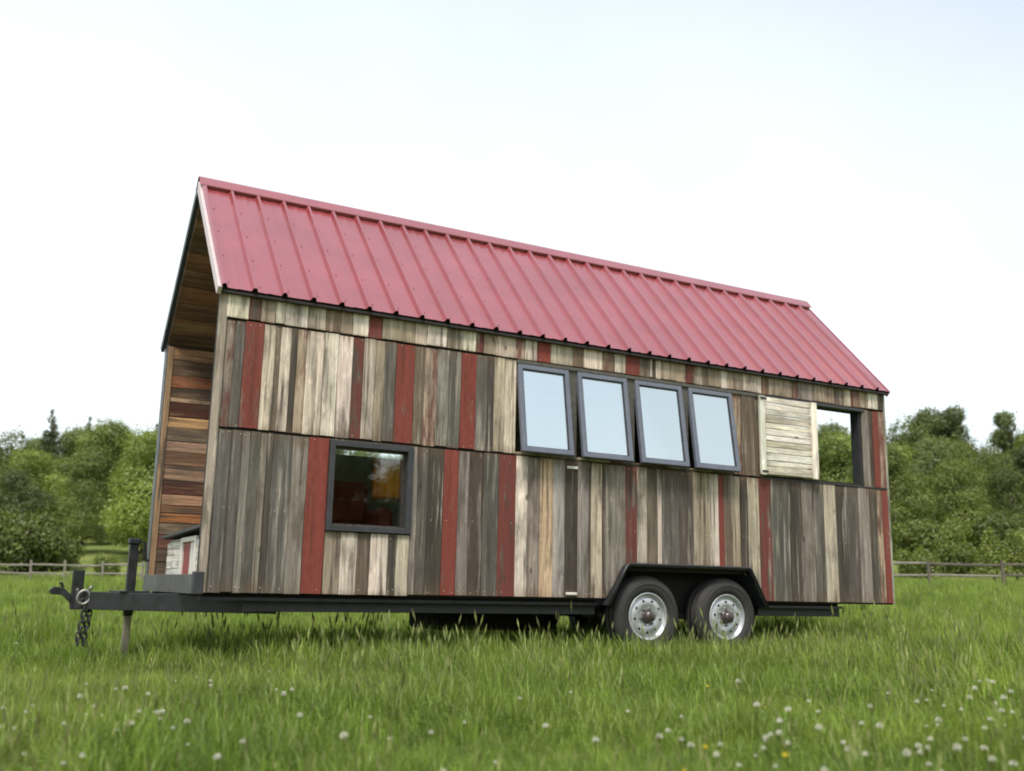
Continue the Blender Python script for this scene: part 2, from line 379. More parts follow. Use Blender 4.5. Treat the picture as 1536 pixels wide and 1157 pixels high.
mid1 = [(0.05, 'P'), (0.125, 'G'), (0.197, 'R'), (0.347, 'W'), (0.441, 'K'), (0.483, 'W'), (0.568, 'D'), (0.617, 'm'), (0.692, 'W'), (0.84, 'W'), (0.957, 'W'), (1.081, 'r'), (1.173, 'L'), (1.277, 'T'), (1.358, 'G'), (1.459, 'R'), (1.626, 'K'), (1.718, 'm'), (1.834, 'g'), (1.94, 'G'), (2.06, 'R'), (2.2, 'G'), (2.311, 'D'), (2.376, 'L'), (2.481, 'W'), (2.6, 'e')]
mid2 = [(5.05, 'm'), (5.169, 'K'), (5.26, 'K'), (5.352, 'K'), (5.45, 'e')]
mid3 = [(6.872, 'g'), (6.965, 'D'), (7.027, 'R'), (7.12, 'm'), (7.205, 'e')]
low1 = [(0.059, 'G'), (0.157, 'G'), (0.241, 'g'), (0.301, 'G'), (0.377, 'g'), (0.433, 'D'), (0.479, 'G'), (0.629, 'g'), (0.756, 'R'), (0.925, 'e')]
low2 = [(0.93, 'T'), (1.059, 'W'), (1.195, 'K'), (1.306, 'W'), (1.452, 'D'), (1.526, 'L'), (1.635, 'e')]
low3 = [(1.638, 'g'), (1.691, 'G'), (1.786, 'D'), (1.925, 'R'), (2.06, 'g'), (2.165, 'D'), (2.297, 'G'), (2.447, 'r'), (2.613, 'W'), (2.731, 'g'), (2.852, 'O'), (2.987, 'p'), (3.111, 'D'), (3.243, 'g'), (3.363, 'D'), (3.385, 'L'), (3.507, 'D'), (3.543, 'g'), (3.659, 'g'), (3.762, 'r'), (3.897, 'L'), (4.01, 'K'), (4.132, 'W'), (4.179, 'G'), (4.381, 'd'), (4.548, 'T'), (4.743, 'W'), (4.858, 'R'), (4.924, 'K'), (5.033, 'T'), (5.134, 'D'), (5.228, 'L'), (5.375, 'r'), (5.532, 'G'), (5.773, 'D'), (5.946, 'g'), (6.121, 'G'), (6.252, 'L'), (6.423, 'D'), (6.568, 'd'), (6.754, 'g'), (6.913, 'D'), (7.033, 'm'), (7.115, 'R'), (7.205, 'e')]
def arch_z(x):
    if x <= 3.56 or x >= 5.34: return 0.0
    if x < 3.75: return .02 + (x - 3.56) / .19 * .28
    if x > 5.16: return .02 + (5.34 - x) / .18 * .28
    return .30
def row(lst, z0, z1, y=0.0):
    for (xa, c), (xb, _) in zip(lst, lst[1:]):
        za = z0(xa, xb) if callable(z0) else z0
        put_board(wall, xa, xb, za + rng.uniform(0, .009), z1 - rng.uniform(0, .008), c, y, cut=callable(z0))
row(top, 2.074, 2.285, -.004); row(mid1, 1.224, 2.064); row(mid2, 1.224, 2.064); row(mid3, 1.224, 2.064)
row(low1, 0, 1.212); row(low2, 0, .486); row(low3, lambda a, b_: min(arch_z(a), arch_z(b_)), 1.212)
put_board(wall, .92, 1.64, 1.2, 1.213, 'D')
put_board(wall, -.012, .05, 0, 2.285, 'g', -.006).color = (.31, .275, .215, 0)      # corner board
put_board(wall, -.0, .059, 0.0, 1.212, 'G', .002)
put_board(wall, 7.206, 7.236, 0, 2.285, 'g', -.006).color = (.36, .37, .28, 0)
# sill strip, header and posts of the window band
put_board(wall, 2.6, 5.05, 1.2125, 1.223, 'D', .002)
q = MB().box(2.6, 5.45, -.012, .02, 2.034, 2.066); q.build('window_header', M['post'], wall, bevel=.003)
for xa, xb in ((3.128, 3.232), (3.768, 3.872), (4.413, 4.507)):
    MB().box(xa, xb, .004, .024, 1.226, 2.0335).build('window_post', M['post'], wall, bevel=.002)
for xa, xb, code in ((2.6, 2.95, 'T'), (2.95, 3.128, 'b'), (3.235, 3.6, 'L'), (3.6, 3.765, 'b'), (3.875, 4.25, 'b'), (4.25, 4.41, 'T'), (4.51, 4.8, 'b'), (4.8, 5.04, 'K')):
    o = board_mesh(.02, xb - xa - .006, .03, rng).build('sill_strip', M['wood'], wall)
    o.location = ((xa + xb) / 2, .014, 1.236); o.rotation_euler = (0, math.pi / 2, 0); c, a = TONE[code]; o.color = (*c, a)
MB().box(5.40, 6.90, -.014, .03, 2.032, 2.066).build('opening_header', M['frame'], wall, bevel=.003)
MB().box(5.40, 7.2, -.010, .05, 1.213, 1.2235).build('opening_sill', M['frame'], wall)
MB().box(6.845, 6.870, .0265, .139, 1.2495, 2.03).build('opening_jamb', M['frame'], wall)
# nail heads
q = MB()
for lst, zz in ((top, (2.10, 2.25)), (mid1, (1.25, 2.04)), (low1, (.04, .62, 1.185)), (low2, (.04, .45)), (low3, (.04, .62, 1.185))):
    for (xa, _), (xb, _) in zip(lst, lst[1:]):
        for z in zz:
            if z < arch_z((xa + xb) / 2) + .03: continue
            for fx in (.25, .75):
                if rng.random() < .35:
                    x = xa + (xb - xa) * fx; z_ = z + rng.uniform(-.008, .008); r_ = .0034
                    q.add([(x + r_ * math.cos(a * math.pi / 3), -.0085, z_ + r_ * math.sin(a * math.pi / 3)) for a in range(6)], [(0, 1, 2, 3, 4, 5)])
tag(q.build('nail_heads', M['plate'], wall), kind='stuff')
for z in (1.147, .043):
    MB().box(3.125, 3.235, -.022, -.004, z - .012, z + .012).build('latch_plate', M['plate'], wall, bevel=.004)
# far wall with porch lining
FOPEN = [(1.0, 2.7, 1.38, 2.1), (2.12, 2.41, .99, 1.345), (2.9, 3.62, 1.45, 2.03), (3.7, 5.1, 1.25, 1.56), (5.9, 6.9, 1.25, 2.03)]  # some openings cut just to let daylight onto the room and curtain
far = grid_wall('far_wall', FOPEN, W - .12, W - .02, M['core'], hs, .005, L - .01, .012, H - .03)
zz = [2.27, 2.15, 2.0, 1.88, 1.78, 1.74, 1.6, 1.5, 1.37, 1.27, 1.14, 1.0, .87, .77, .70, .61, .5, .37, .25, .13]
lin = [(.40, .23, .11), (.09, .065, .04), (.24, .095, .045), (.065, .045, .03), (.42, .30, .18), (.075, .030, .018), (.44, .27, .12), (.16, .125, .085), (.34, .24, .15), (.17, .10, .06), (.30, .21, .13),
       (.09, .040, .028), (.38, .23, .13), (.15, .08, .045), (.36, .15, .055), (.24, .18, .12), (.14, .065, .045), (.10, .07, .05), (.12, .09, .06)]
for (za, zb), c in zip(zip(zz, zz[1:]), lin):
    o = board_mesh(za - zb - .004, .84, .02, rng).build('board', M['inner'], far)
    o.location = (.425, W - .132 + rng.uniform(-.003, .003), (za + zb) / 2); o.rotation_euler = (0, math.pi / 2, 0); o.color = (*jit(c, .08, rng), 0)
o = board_mesh(.05, 2.26, .03, rng).build('corner_trim', M['inner'], far); o.location = (.022, W - .137, 1.14); o.color = (.30, .20, .11, 0)
MB().box(-.012, .004, W - .13, W + .012, 0, 2.29).build('corner_trim', M['darktrim'], far)
# end partitions and floor
for X in (.85, 5.25):
    MB().prism([(.141, .02), (W - .121, .02), (W - .121, 2.27), (W / 2, R - .12), (.141, 2.27)], 0, X, X + .06).build('partition_wall', M['core'], hs)
MB().box(.0, 3.5, .03, W - .02, -.005, .0115).box(5.4, L, .03, W - .02, -.005, .0115).box(3.5, 5.4, .325, W - .325, -.005, .0115).box(.05, 3.5, .10, W - .1, -.030, -.0055).box(5.4, 6.5, .10, W - .1, -.030, -.0055).build('floor_deck', M['core'], hs)
fb = MB().box(-.03, .03, .05, W - .06, -.012, .132).build('deck_front_board', M['deck'], hs, bevel=.003)
MB().box(-.045, .03, -.02, .049, -.012, .15).build('deck_corner_block', M['frame'], hs, bevel=.004)

# roof -------------------------------------------------------------
EY, EZ = -.055, 2.292
sl = Vector((0, W / 2 - EY, R - .02 - EZ)); SL = sl.length; sdir = sl / SL; nrm = Vector((0, -sdir.z, sdir.y))
def rpt(x, s, h, far_=False):
    p = Vector((x, EY, EZ)) + sdir * s + nrm * h
    return (p.x, W - p.y, p.z) if far_ else (p.x, p.y, p.z)
roof = MB()
for fr in (False, True):
    a = [rpt(x, s, h, fr) for x in (-.015, L + .015) for s, h in ((.035, -.012), (SL + .001, -.012), (SL - .07, -.09), (.035, -.09))]
    roof.add(a, [(0, 1, 2, 3), (7, 6, 5, 4), (0, 4, 5, 1), (1, 5, 6, 2), (2, 6, 7, 3), (3, 7, 4, 0)])
roof = roof.build('roof', M['core'], hs)
RP = .2355
def panel(xa, xb, fr):
    prof = [(xa, 0)]
    k0 = int(math.floor(xa / RP)) - 1
    for k in range(k0, k0 + 8):
        c = k * RP
        for dx, h in ((-.027, 0), (-.011, .033), (.011, .033), (.027, 0)):
            if xa + .001 < c + dx < xb - .001: prof.append((c + dx, h))
        for dx in (-.5 * RP - .03, -.5 * RP, -.5 * RP + .03):   # shallow stiffening swage between ribs
            if xa + .001 < c + dx < xb - .001: prof.append((c + dx, .003 if abs(dx + .5 * RP) < .01 else 0))
    prof.sort(); prof.append((xb, 0)); q = MB(); n_ = len(prof)
    for s in (0, SL * .5, SL): q.v += [rpt(x, s + (0 if s else rng.uniform(-.003, .003)), h + rng.uniform(-.0007, .0007), fr) for x, h in prof]
    q.f = [(j * n_ + i, j * n_ + i + 1, (j + 1) * n_ + i + 1, (j + 1) * n_ + i) for j in range(2) for i in range(n_ - 1)]; q.m = [0] * len(q.f)
    return q.build('roof_panel', M['roof'], roof)
for fr in (False, True):
    xs = [-.03] + [k * 4 * RP + RP * 2.5 for k in range(0, 7)] + [L + .025]
    for xa, xb in zip(xs, xs[1:]): panel(xa, xb, fr)
q = MB()
cap = [(SL - .105, .034), (SL - .098, .040), (SL - .01, .046), (SL + .025, .046)]
vs = []
for x in (-.045, L + .035):
    vs += [rpt(x, s, h) for s, h in cap] + [rpt(x, s, h, True) for s, h in cap[::-1]]
q.add(vs, [(i, i + 1, i + 9, i + 8) for i in range(7)]); q.build('ridge_cap', M['roof'], roof)
for fr in (False, True):
    q = MB(); a = [rpt(x, s, h, fr) for x in (-.02, L + .012) for s, h in ((SL - .094, .0015), (SL - .094, .032), (SL - .06, .032), (SL - .06, .0015))]
    q.add(a, [(0, 1, 2, 3), (7, 6, 5, 4), (0, 4, 5, 1), (1, 5, 6, 2), (2, 6, 7, 3), (3, 7, 4, 0)]); q.build('ridge_closure', M['roof'], roof)
MB().box(0, L, EY + .005, -.012, 2.255, 2.276).build('eave_shadow_trim', M['core'], roof)  # drip trim coloured black to include the shadow line under the eave
MB().box(0, L, W + .012, W - EY - .005, 2.255, 2.276).build('eave_shadow_trim', M['core'], roof)
for X0, X1, near in ((-.047, -.016, True), (L + .0155, L + .036, True), (-.047, -.016, False), (L + .0155, L + .036, False)):
    q = MB(); a = [rpt(x, s, h, not near) for x in (X0, X1) for s, h in ((-.01, .006), (SL - .0, .006), (SL - .06, -.062), (-.01, -.062))]
    q.add(a, [(0, 1, 2, 3), (7, 6, 5, 4), (0, 4, 5, 1), (1, 5, 6, 2), (2, 6, 7, 3), (3, 7, 4, 0)])
    q.build('rake_trim', M['trim'] if (near and X0 < 0) else (M['roof'] if near else M['darktrim']), roof)
q = MB()
for k in range(31):
    for s_ in (.08, .48, .88, 1.28, 1.60):
        if s_ > SL - .12: continue
        p = Vector(rpt(k * RP + .045 + rng.uniform(-.004, .004), s_ + rng.uniform(-.01, .01), .001)); e1, e2 = Vector((.0048, 0, 0)), sdir * .0048
        q.add([p - e1 - e2, p + e1 - e2, p + e1 + e2, p - e1 + e2, p - e1 * .6 - e2 * .6 + nrm * .006, p + e1 * .6 - e2 * .6 + nrm * .006, p + e1 * .6 + e2 * .6 + nrm * .006, p - e1 * .6 + e2 * .6 + nrm * .006], [(4, 5, 6, 7), (0, 1, 5, 4), (1, 2, 6, 5), (2, 3, 7, 6), (3, 0, 4, 7)])
tag(q.build('roof_screws', M['roof'], roof), kind='stuff')
# porch ceiling boards under the far slope
for i in range(9):
    s0, s1 = .06 + i * (SL - .18) / 9, .06 + (i + 1) * (SL - .18) / 9 - .006
    o = board_mesh(s1 - s0, .86, .016, rng).build('ceiling_board', M['inner'], roof)
    c = Vector(rpt(.42, (s0 + s1) / 2, -.101 + rng.uniform(-.003, .003), True)); xd = Vector((0, -sdir.y, sdir.z)); zd = Vector((1, 0, 0)); yd = zd.cross(xd)
    o.matrix_local = Matrix.Translation(c) @ Matrix((xd, yd, zd)).transposed().to_4x4()
    o.color = (*jit((.24, .125, .07) if i % 2 else (.17, .10, .065), .3, rng), 0)

# windows ------------------------------------------------------------
def frame_mb(x0, x1, z0, z1, y0, y1, wd):
    q = MB(); q.box(x0, x0 + wd, y0, y1, z0, z1); q.box(x1 - wd, x1, y0, y1, z0, z1)
    q.box(x0 + wd, x1 - wd, y0, y1, z0, z0 + wd); q.box(x0 + wd, x1 - wd, y0, y1, z1 - wd, z1); return q
wn = frame_mb(.925, 1.638, .488, 1.200, -.028, .10, .045).build('window', M['frame'], hs, bevel=.003)
tag(wn, 'square charcoal-framed picture window')
MB().box(.968, 1.595, .062, .068, .531, 1.157).build('pane', M['glass'], wn)
frame_mb(.969, 1.594, .532, 1.156, .045, .061, .018).build('inner_frame', M['hub'], wn)
first = None
for i, xc in enumerate((2.869, 3.500, 4.142, 4.772)):
    wx = (.525, .545, .55, .54)[i] / 2
    q = frame_mb(-wx, wx, -.80, 0, -.02, .022, .043)
    o = q.build('awning_window', M['sash'], hs, bevel=.004); o.location = (xc, .004, 2.028)
    o.rotation_euler = (-math.radians(8.2), 0, 0)
    MB().box(-wx + .040, wx - .040, .000, .006, -.760, -.040).build('pane', M['glass_coated'], o)
    frame_mb(-wx + .0425, wx - .0425, -.7575, -.0425, -.008, -.001, .010).build('glazing_bead', M['frame'], o)
    q = MB(); q.box(-wx + .01, -wx + .03, .024, .034, -.70, -.2); q.build('stay_arm', M['galv'], o)
# shutter over the opening
sh = empty('s'); sh.name = 'shutter'; sh.parent = hs; sh.location = (5.748, -.045, 1.645)
tag(sh, 'white-washed plank shutter half covering the open window')
def wboard(name, wd, ln, x, z, y, vert, c=(.70, .66, .57), a=.45):
    o = board_mesh(wd, ln, .022, rng).build(name, M['white_wood'], sh); o.location = (x, y, z)
    if not vert: o.rotation_euler = (0, math.pi / 2, 0)
    o.color = (*jit(c, .07, rng), a); return o
wboard('stile', .07, .80, -.357, 0, -.014, True, (.74, .70, .61)); wboard('stile', .07, .80, .357, 0, -.014, True, (.74, .70, .61))
zb = -.395; hsb = [.085, .06, .075, .06, .065, .055, .07, .06, .08, .055, .07, .06]
sc = .79 / sum(hsb)
for i, h in enumerate(hsb):
    wboard('shutter_board', h * sc - .006, .64, 0, zb + h * sc / 2, .004 + (.004 if i % 3 == 1 else 0), False, (.70, .66, .57) if i % 4 else (.52, .47, .38)); zb += h * sc
for z in (-.37, .37): MB().box(-.38, -.30, -.028, -.0255, z - .012, z + .012).build('hinge', M['frame'], sh)
# things inside, seen through the square window
sage = simple('sage_painted_lining', (.38, .40, .31), .8, nscale=3); cream = simple('cream_bounce_lining', (.62, .58, .50), .8, nscale=3)  # cream linings added as reflectors to brighten the dim room
grid_wall('inner_wall_lining', FOPEN[:4], W - .1345, W - .1225, sage, hs, .92, 5.24, .02, 2.25)
grid_wall('room_bounce_lining', OPEN, .1415, .15, cream, hs, .915, 5.245, .33, 2.2)
MB().prism([(.152, .05), (W - .136, .05), (W - .136, 2.24), (W / 2, R - .16), (.152, 2.24)], 0, .9115, .918).build('end_bounce_lining', cream, hs)
q = MB()
for fr in (False, True):
    a = [rpt(x, s_, h, fr) for x in (.92, 5.24) for s_, h in ((.16, -.094), (SL - .09, -.094), (SL - .09, -.10), (.16, -.10))]
    q.add(a, [(0, 1, 2, 3), (7, 6, 5, 4), (0, 4, 5, 1), (1, 5, 6, 2), (2, 6, 7, 3), (3, 7, 4, 0)])
q.build('ceiling_bounce_lining', cream, hs)
MB().box(.92, 3.49, .155, W - .14, .0125, .03).box(3.49, 5.24, .33, W - .33, .0125, .03).build('floor_boards', simple('brown_floor', (.20, .12, .07), .6, nscale=6), hs)

# trailer --------------------------------------------------------------
tr = MB()
for y0 in (.36, W - .42): tr.box(.35, 6.52, y0, y0 + .06, -.135, -.0305)
for y0 in (.10, W - .16):
    for xa, xb in ((.35, 3.50), (5.42, 6.52)): tr.box(xa, xb, y0, y0 + .06, -.135, -.0305)
for x in (.35, 1.6, 2.9, 4.4, 5.6, 6.46): tr.box(x, x + .05, .421, W - .421, -.12, -.032)
trl = tr.build('trailer_frame', M['steel2'], hs, bevel=.004)
MB().box(.02, 3.5, .035, .095, -.055, -.031).box(5.4, 6.5, .035, .095, -.055, -.031).build('perimeter_angle', M['steel'], trl)
def rail(p, q_, h=.135, wd=.055):
    p, q_ = Vector(p), Vector(q_); d = (q_ - p).normalized(); s = Vector((-d.y, d.x, 0)) * wd / 2
    mbq = MB(); a = [e + sg * s + Vector((0, 0, z)) for e in (p, q_) for sg in (-1, 1) for z in (-h / 2, h / 2)]
    return mbq.add(a, [(0, 1, 3, 2), (4, 6, 7, 5), (0, 4, 5, 1), (2, 3, 7, 6), (0, 2, 6, 4), (1, 5, 7, 3)])
rail((.62, .16, -.085), (-.70, 1.10, -.085)).build('tongue_rail', M['steel'], trl, bevel=.004)
rail((.62, W - .16, -.085), (-.70, 1.18, -.085)).build('tongue_rail', M['steel'], trl, bevel=.004)
MB().box(-.42, -.20, .82, 1.46, -.016, -.004).build('tongue_plate', M['steel'], trl)
ck = MB(); ck.box(-.735, -.655, 1.09, 1.105, -.155, .150); ck.box(-.735, -.655, 1.175, 1.19, -.155, .150); ck.box(-.668, -.655, 1.105, 1.175, -.155, .150)
ck = ck.build('hitch_channel', M['steel'], trl, bevel=.003)
cp = MB(); cp.prism([(-.735, -.045), (-.735, -.11), (-.80, -.045), (-.885, -.04), (-.90, -.01), (-.87, .018), (-.80, .012)], 1, 1.107, 1.173)
cp.build('coupler', M['steel'], trl, bevel=.004)
lt = MB(); lt.tube([(-.80, 1.14, .012), (-.815, 1.14, .05), (-.83, 1.14, .045)], .011); lt.build('coupler_latch', M['steel'], trl)
for z in (-.09, .0): MB().tube([(-.70, 1.075, z), (-.70, 1.205, z)], .013, 6).build('hitch_bolt', M['galv'], trl)
jk = MB(); jk.box(-.335, -.265, 1.105, 1.175, -.20, .365); jk.box(-.35, -.25, 1.09, 1.19, -.05, -.017)
jk = jk.build('tongue_jack', M['steel'], trl, bevel=.005)
MB().box(-.345, -.255, 1.095, 1.185, .366, .415).build('jack_cap', M['steel'], jk, bevel=.01)
hd = MB(); hd.tube([(-.255, 1.14, .39), (-.215, 1.14, .385), (-.20, 1.14, .25), (-.175, 1.14, .235)], .012); hd.build('crank_handle', M['steel'], jk)
MB().box(-.327, -.273, 1.113, 1.167, -.60, -.201).build('jack_leg', M['ram'], jk, bevel=.004)
MB().box(-.37, -.23, 1.07, 1.21, -.622, -.601).build('jack_foot', M['steel2'], jk)
MB().box(2.4, 3.6, 1.0, 1.75, -.31, -.136).build('underbody_shade_box', M['core'], trl, bevel=.03)  # added dark box, keeps the gap under the floor dark
# safety chains
def torus(q, c, R_, r_, M3, n=10, k=6, st=1.5):
    vs = []; fs = []
    for i in range(n):
        a = 2 * math.pi * i / n
        for j in range(k):
            b_ = 2 * math.pi * j / k; v = Vector(((R_ + r_ * math.cos(b_)) * math.cos(a), r_ * math.sin(b_), (R_ + r_ * math.cos(b_)) * math.sin(a) * st)); vs.append(M3 @ v + Vector(c))
    for i in range(n):
        for j in range(k): fs.append((i * k + j, ((i + 1) % n) * k + j, ((i + 1) % n) * k + (j + 1) % k, i * k + (j + 1) % k))
    q.add(vs, fs)
for yc, xo in ((1.03, -.655), (1.05, -.61)):
    q = MB()
    for i in range(8):
        torus(q, (xo + .012 * math.sin(i * .7), yc, -.10 - i * .042), .020, .007, Matrix.Rotation(i * math.pi / 2 + .3, 3, 'Z'))
    q.build('safety_chain', M['steel2'], trl, smooth=True)
q = MB(); torus(q, (-.655, 1.015, -.06), .045, .011, Matrix.Rotation(.3, 3, 'Y'), 14, 6, 1.2); q.tube([(-.62, 1.015, -.005), (-.60, 1.02, .03)], .01); q.build('chain_hook', M['galv'], trl, smooth=True)
# fender
fo = [(3.52, -.05), (3.725, .295), (3.755, .318), (5.165, .318), (5.19, .295), (5.385, -.05)]
fi = [(3.545, -.05), (3.74, .28), (3.763, .298), (5.155, .298), (5.175, .28), (5.36, -.05)]
def fender(y0, y1, parent):
    q = MB(); n_ = len(fo)
    vs = [(x, y, z) for y in (y0, y1) for pl in (fo, fi) for x, z in pl]
    fs = []
    for i in range(n_ - 1):
        fs += [(i, i + 1, 2 * n_ + i + 1, 2 * n_ + i), (n_ + i, 3 * n_ + i, 3 * n_ + i + 1, n_ + i + 1), (i, n_ + i, n_ + i + 1, i + 1), (2 * n_ + i, 2 * n_ + i + 1, 3 * n_ + i + 1, 3 * n_ + i)]
    fs += [(0, 2 * n_, 3 * n_, n_), (n_ - 1, 2 * n_ - 1, 4 * n_ - 1, 3 * n_ - 1)]
    q.add(vs, fs); o = q.build('fender', M['fender'], parent, bevel=.003)
    q = MB()                                                # rolled lip
    q.tube([(x, y0 - .003, z) for x, z in fo], .011, 8); q.build('fender_lip', M['fender'], o, smooth=True)
    return o
fender(-.075, .30, trl)
MB().box(3.5, 5.4, .30, .32, -.16, .318).build('wheel_well', M['core'], trl)
# wheels
AX = -.145
def wheel(xc, yo, sgn, parent):
    e = empty('w'); e.name = 'wheel'; e.parent = parent; e.location = (xc, yo, AX)
    y = lambda v: v * sgn
    ty = [(.212, .004), (.225, -.012), (.262, -.022), (.300, -.020), (.330, -.006), (.352, .012), (.360, .030), (.364, .045), (.357, .047), (.357, .058), (.365, .060), (.365, .105), (.358, .107), (.358, .118), (.365, .120), (.363, .165), (.352, .190), (.30, .222), (.22, .20), (.205, .17), (.205, .01)]
    MB().lathe([(r, y(v)) for r, v in ty] + [(ty[0][0], y(ty[0][1]))], (0, 0, 0), 56).build('tyre', M['rubber'], e, smooth=True)
    # tread blocks and raised sidewall ring
    q = MB(); q.lathe([(.283, y(-.0205)), (.286, y(-.0255)), (.292, y(-.0255)), (.295, y(-.0195))], (0, 0, 0), 56); q.build('sidewall_ring', M['rubber'], e, smooth=True)
    rm = [(.214, .010), (.214, -.006), (.204, -.008), (.198, .000), (.190, .022), (.176, .030), (.170, .018), (.160, .012), (.118, .004), (.098, .010), (.078, .018), (.05, .018), (.0, .018)]
    r_o = MB().lathe([(r, y(v)) for r, v in rm], (0, 0, 0), 48).build('rim', M['silver'], e, smooth=True)
    q = MB()
    for k in range(9):
        a = 2 * math.pi * k / 9 + .2; c = Vector((.142 * math.cos(a), y(.0065), .142 * math.sin(a)))
        ra, tb = Vector((math.cos(a), y(.17), math.sin(a))).normalized(), Vector((-math.sin(a), 0, math.cos(a)))
        q.add([c + ra * .0115 * math.cos(j * math.pi / 5) + tb * .0135 * math.sin(j * math.pi / 5) for j in range(10)], [tuple(range(10))])
    tag(q.build('rim_holes', M['hole'], r_o), kind='stuff')
    for k in range(6):
        a = 2 * math.pi * k / 6 + .5; cx_, cz_ = .078 * math.cos(a), .078 * math.sin(a)
        MB().tube([(cx_, y(.02), cz_), (cx_, y(-.008), cz_)], .0105, 6).build('lug_nut', M['galv'], r_o)
    MB().lathe([(.064, y(.02)), (.062, y(.004)), (.054, y(.0)), (.052, y(-.035)), (.044, y(-.050)), (.025, y(-.056)), (0, y(-.056))], (0, 0, 0), 28).build('hub_cap', M['hub'], r_o, smooth=True)
    return e
w1 = wheel(4.003, -.01, 1, trl); w1.rotation_euler = (0, .4, 0); w2 = wheel(4.925, -.01, 1, trl)
for xc in (4.003, 4.925):
    e = copy_tree(w1, trl); e.location = (xc, W + .01, AX); e.rotation_euler = (0, .3, math.pi)
    MB().tube([(xc, .2, AX), (xc, W - .2, AX)], .04, 10).build('axle', M['steel2'], trl)
for xa, xb in ((3.60, 4.42), (4.50, 5.32)):
    pts = [(xa + (xb - xa) * i / 8, .30 - .085, -.135 - .05 * math.sin(math.pi * i / 8)) for i in range(9)]
    q = MB().tube(pts, .022, 6); q.build('leaf_spring', M['steel2'], trl)

# box on the porch: a little white shed-like locker ------------------------
bx = empty('porch_locker', (0, 0, 0), (0, TILT, 0))
tag(bx, 'small white clapboard locker with red door on the front porch', 'locker')
MB().box(.125, .55, .32, 1.93, .012, .44).build('body', simple('locker_body', (.45, .43, .38), .8, nscale=8), bx)
for i in range(6):
    z = .10 + i * .057
    for ya, yb in ((1.31, 1.935), (.32, .70)):
        o = board_mesh(.054, yb - ya - .004, .014, rng).build('clapboard', M['white_wood'], bx)
        o.location = (.114, (ya + yb) / 2, z); o.rotation_euler = Matrix(((0, 1, 0), (0, 0, 1), (1, 0, 0))).to_euler(); o.color = (*jit((.66, .64, .58), .06, rng), .2)
for ya, yb, za, zb_ in ((1.24, 1.312, .03, .44), (.70, .762, .03, .44), (.762, 1.24, .40, .44)):
    MB().box(.098, .120, ya, yb, za, zb_).build('door_trim', M['plate'], bx, bevel=.002)
MB().box(.116, .124, .99, 1.238, .03, .40).build('door', simple('red_locker_door', (.24, .035, .025), .6, nscale=9), bx)
MB().box(.117, .1245, .764, .985, .03, .40).build('door_panel', M['plate'], bx)
MB().prism([(2.00, .452), (.25, .495), (.25, .518), (2.00, .475)], 0, .055, .60).build('lid', M['steel2'], bx)

# objects inside -----------------------------------------------------------
cl = leafmat('orange_curtain_cloth', (.86, .33, .05), (.80, .27, .04), .55, 4, 0)
it = MB(); n_ = 24
it.v = [(2.10 + .33 * k / (n_ - 1), W - .165 + .010 * math.sin(k * 1.3), z) for z in (.95, 1.15, 1.36) for k in range(n_)]
it.f = [(j_ * n_ + k, j_ * n_ + k + 1, (j_ + 1) * n_ + k + 1, (j_ + 1) * n_ + k) for j_ in range(2) for k in range(n_ - 1)]; it.m = [0] * len(it.f)
o = it.build('curtain', cl, smooth=True); o.rotation_euler = (0, TILT, 0)
tag(o, 'orange curtain glowing inside, seen through the square window', 'curtain')
ch = empty('armchair', (0, 0, 0), (0, TILT, 0)); tag(ch, 'dark red armchair inside, behind the square window', 'armchair')
red = simple('red_upholstery', (.42, .07, .045), .8, nscale=10)
MB().box(1.25, 1.85, 1.05, 1.65, .16, .62).build('seat', red, ch, bevel=.05)
MB().box(1.25, 1.85, 1.50, 1.72, .62, 1.05).build('backrest', red, ch, bevel=.06)
for xx in (1.17, 1.80): MB().box(xx, xx + .12, 1.05, 1.70, .16, .78).build('armrest', red, ch, bevel=.04)
for xx in (1.25, 1.80):
    for yy in (1.1, 1.62): MB().box(xx, xx + .05, yy, yy + .05, .031, .165).build('leg', M['hub'], ch)

# ------------------------------------------------------------------ fence
fn = empty('rail_fence', (*polar(1430, 48), hgt(*polar(1430, 48))))
tag(fn, 'weathered split-rail fence crossing the meadow behind the house', 'fence')
fx = [(-140, 66), (-85, 65), (-30, 64.2), (10, 63.5), (58, 62.8), (108, 62), (164, 61), (222, 60.2), (290, 59.3), (360, 58.3), (435, 57.4), (510, 56.4), (590, 55.5), (672, 54.5), (757, 53.6), (845, 52.6), (935, 51.8), (1025, 51), (1110, 50.2), (1195, 49.5), (1287, 48.9), (1383, 48.3), (1492, 47.8), (1600, 47.4), (1710, 47)]
fo3 = fn.location.copy(); pr = []
for i, (px_, d) in enumerate(fx):
    x, y = polar(px_, d); z = hgt(x, y); pr.append(Vector((x, y, z)))
    dark_ = px_ > 900; r_ = .085 if dark_ else .075; hh = 1.24 + rng.uniform(-.05, .08)
    q = MB(); ln_ = rng.uniform(-.04, .04)
    q.tube([(x, y, z - .3), (x, y, z + .5), (x + ln_, y, z + hh - .03), (x + ln_, y, z + hh)], [r_, r_, r_ * .95, r_ * .7], 7)
    q.build('post', M['fence_dark'] if dark_ else M['fence'], fn, loc=fo3).location = (0, 0, 0)
    if i:
        a, b_ = pr[i - 1], pr[i]
        for zr in (.52, 1.05):
            q = MB(); z0, z1 = zr + rng.uniform(-.05, .05), zr + rng.uniform(-.05, .05)
            dv = (b_ - a) * .03
            q.tube([a - dv + Vector((0, 0, z0)), (a + b_) / 2 + Vector((0, 0, (z0 + z1) / 2 + rng.uniform(-.03, .03))), b_ + dv + Vector((0, 0, z1))], [.05, .065, .05], 6)
            q.build('rail', M['fence_dark'] if dark_ and rng.random() < .7 else M['fence'], fn, loc=fo3).location = (0, 0, 0)

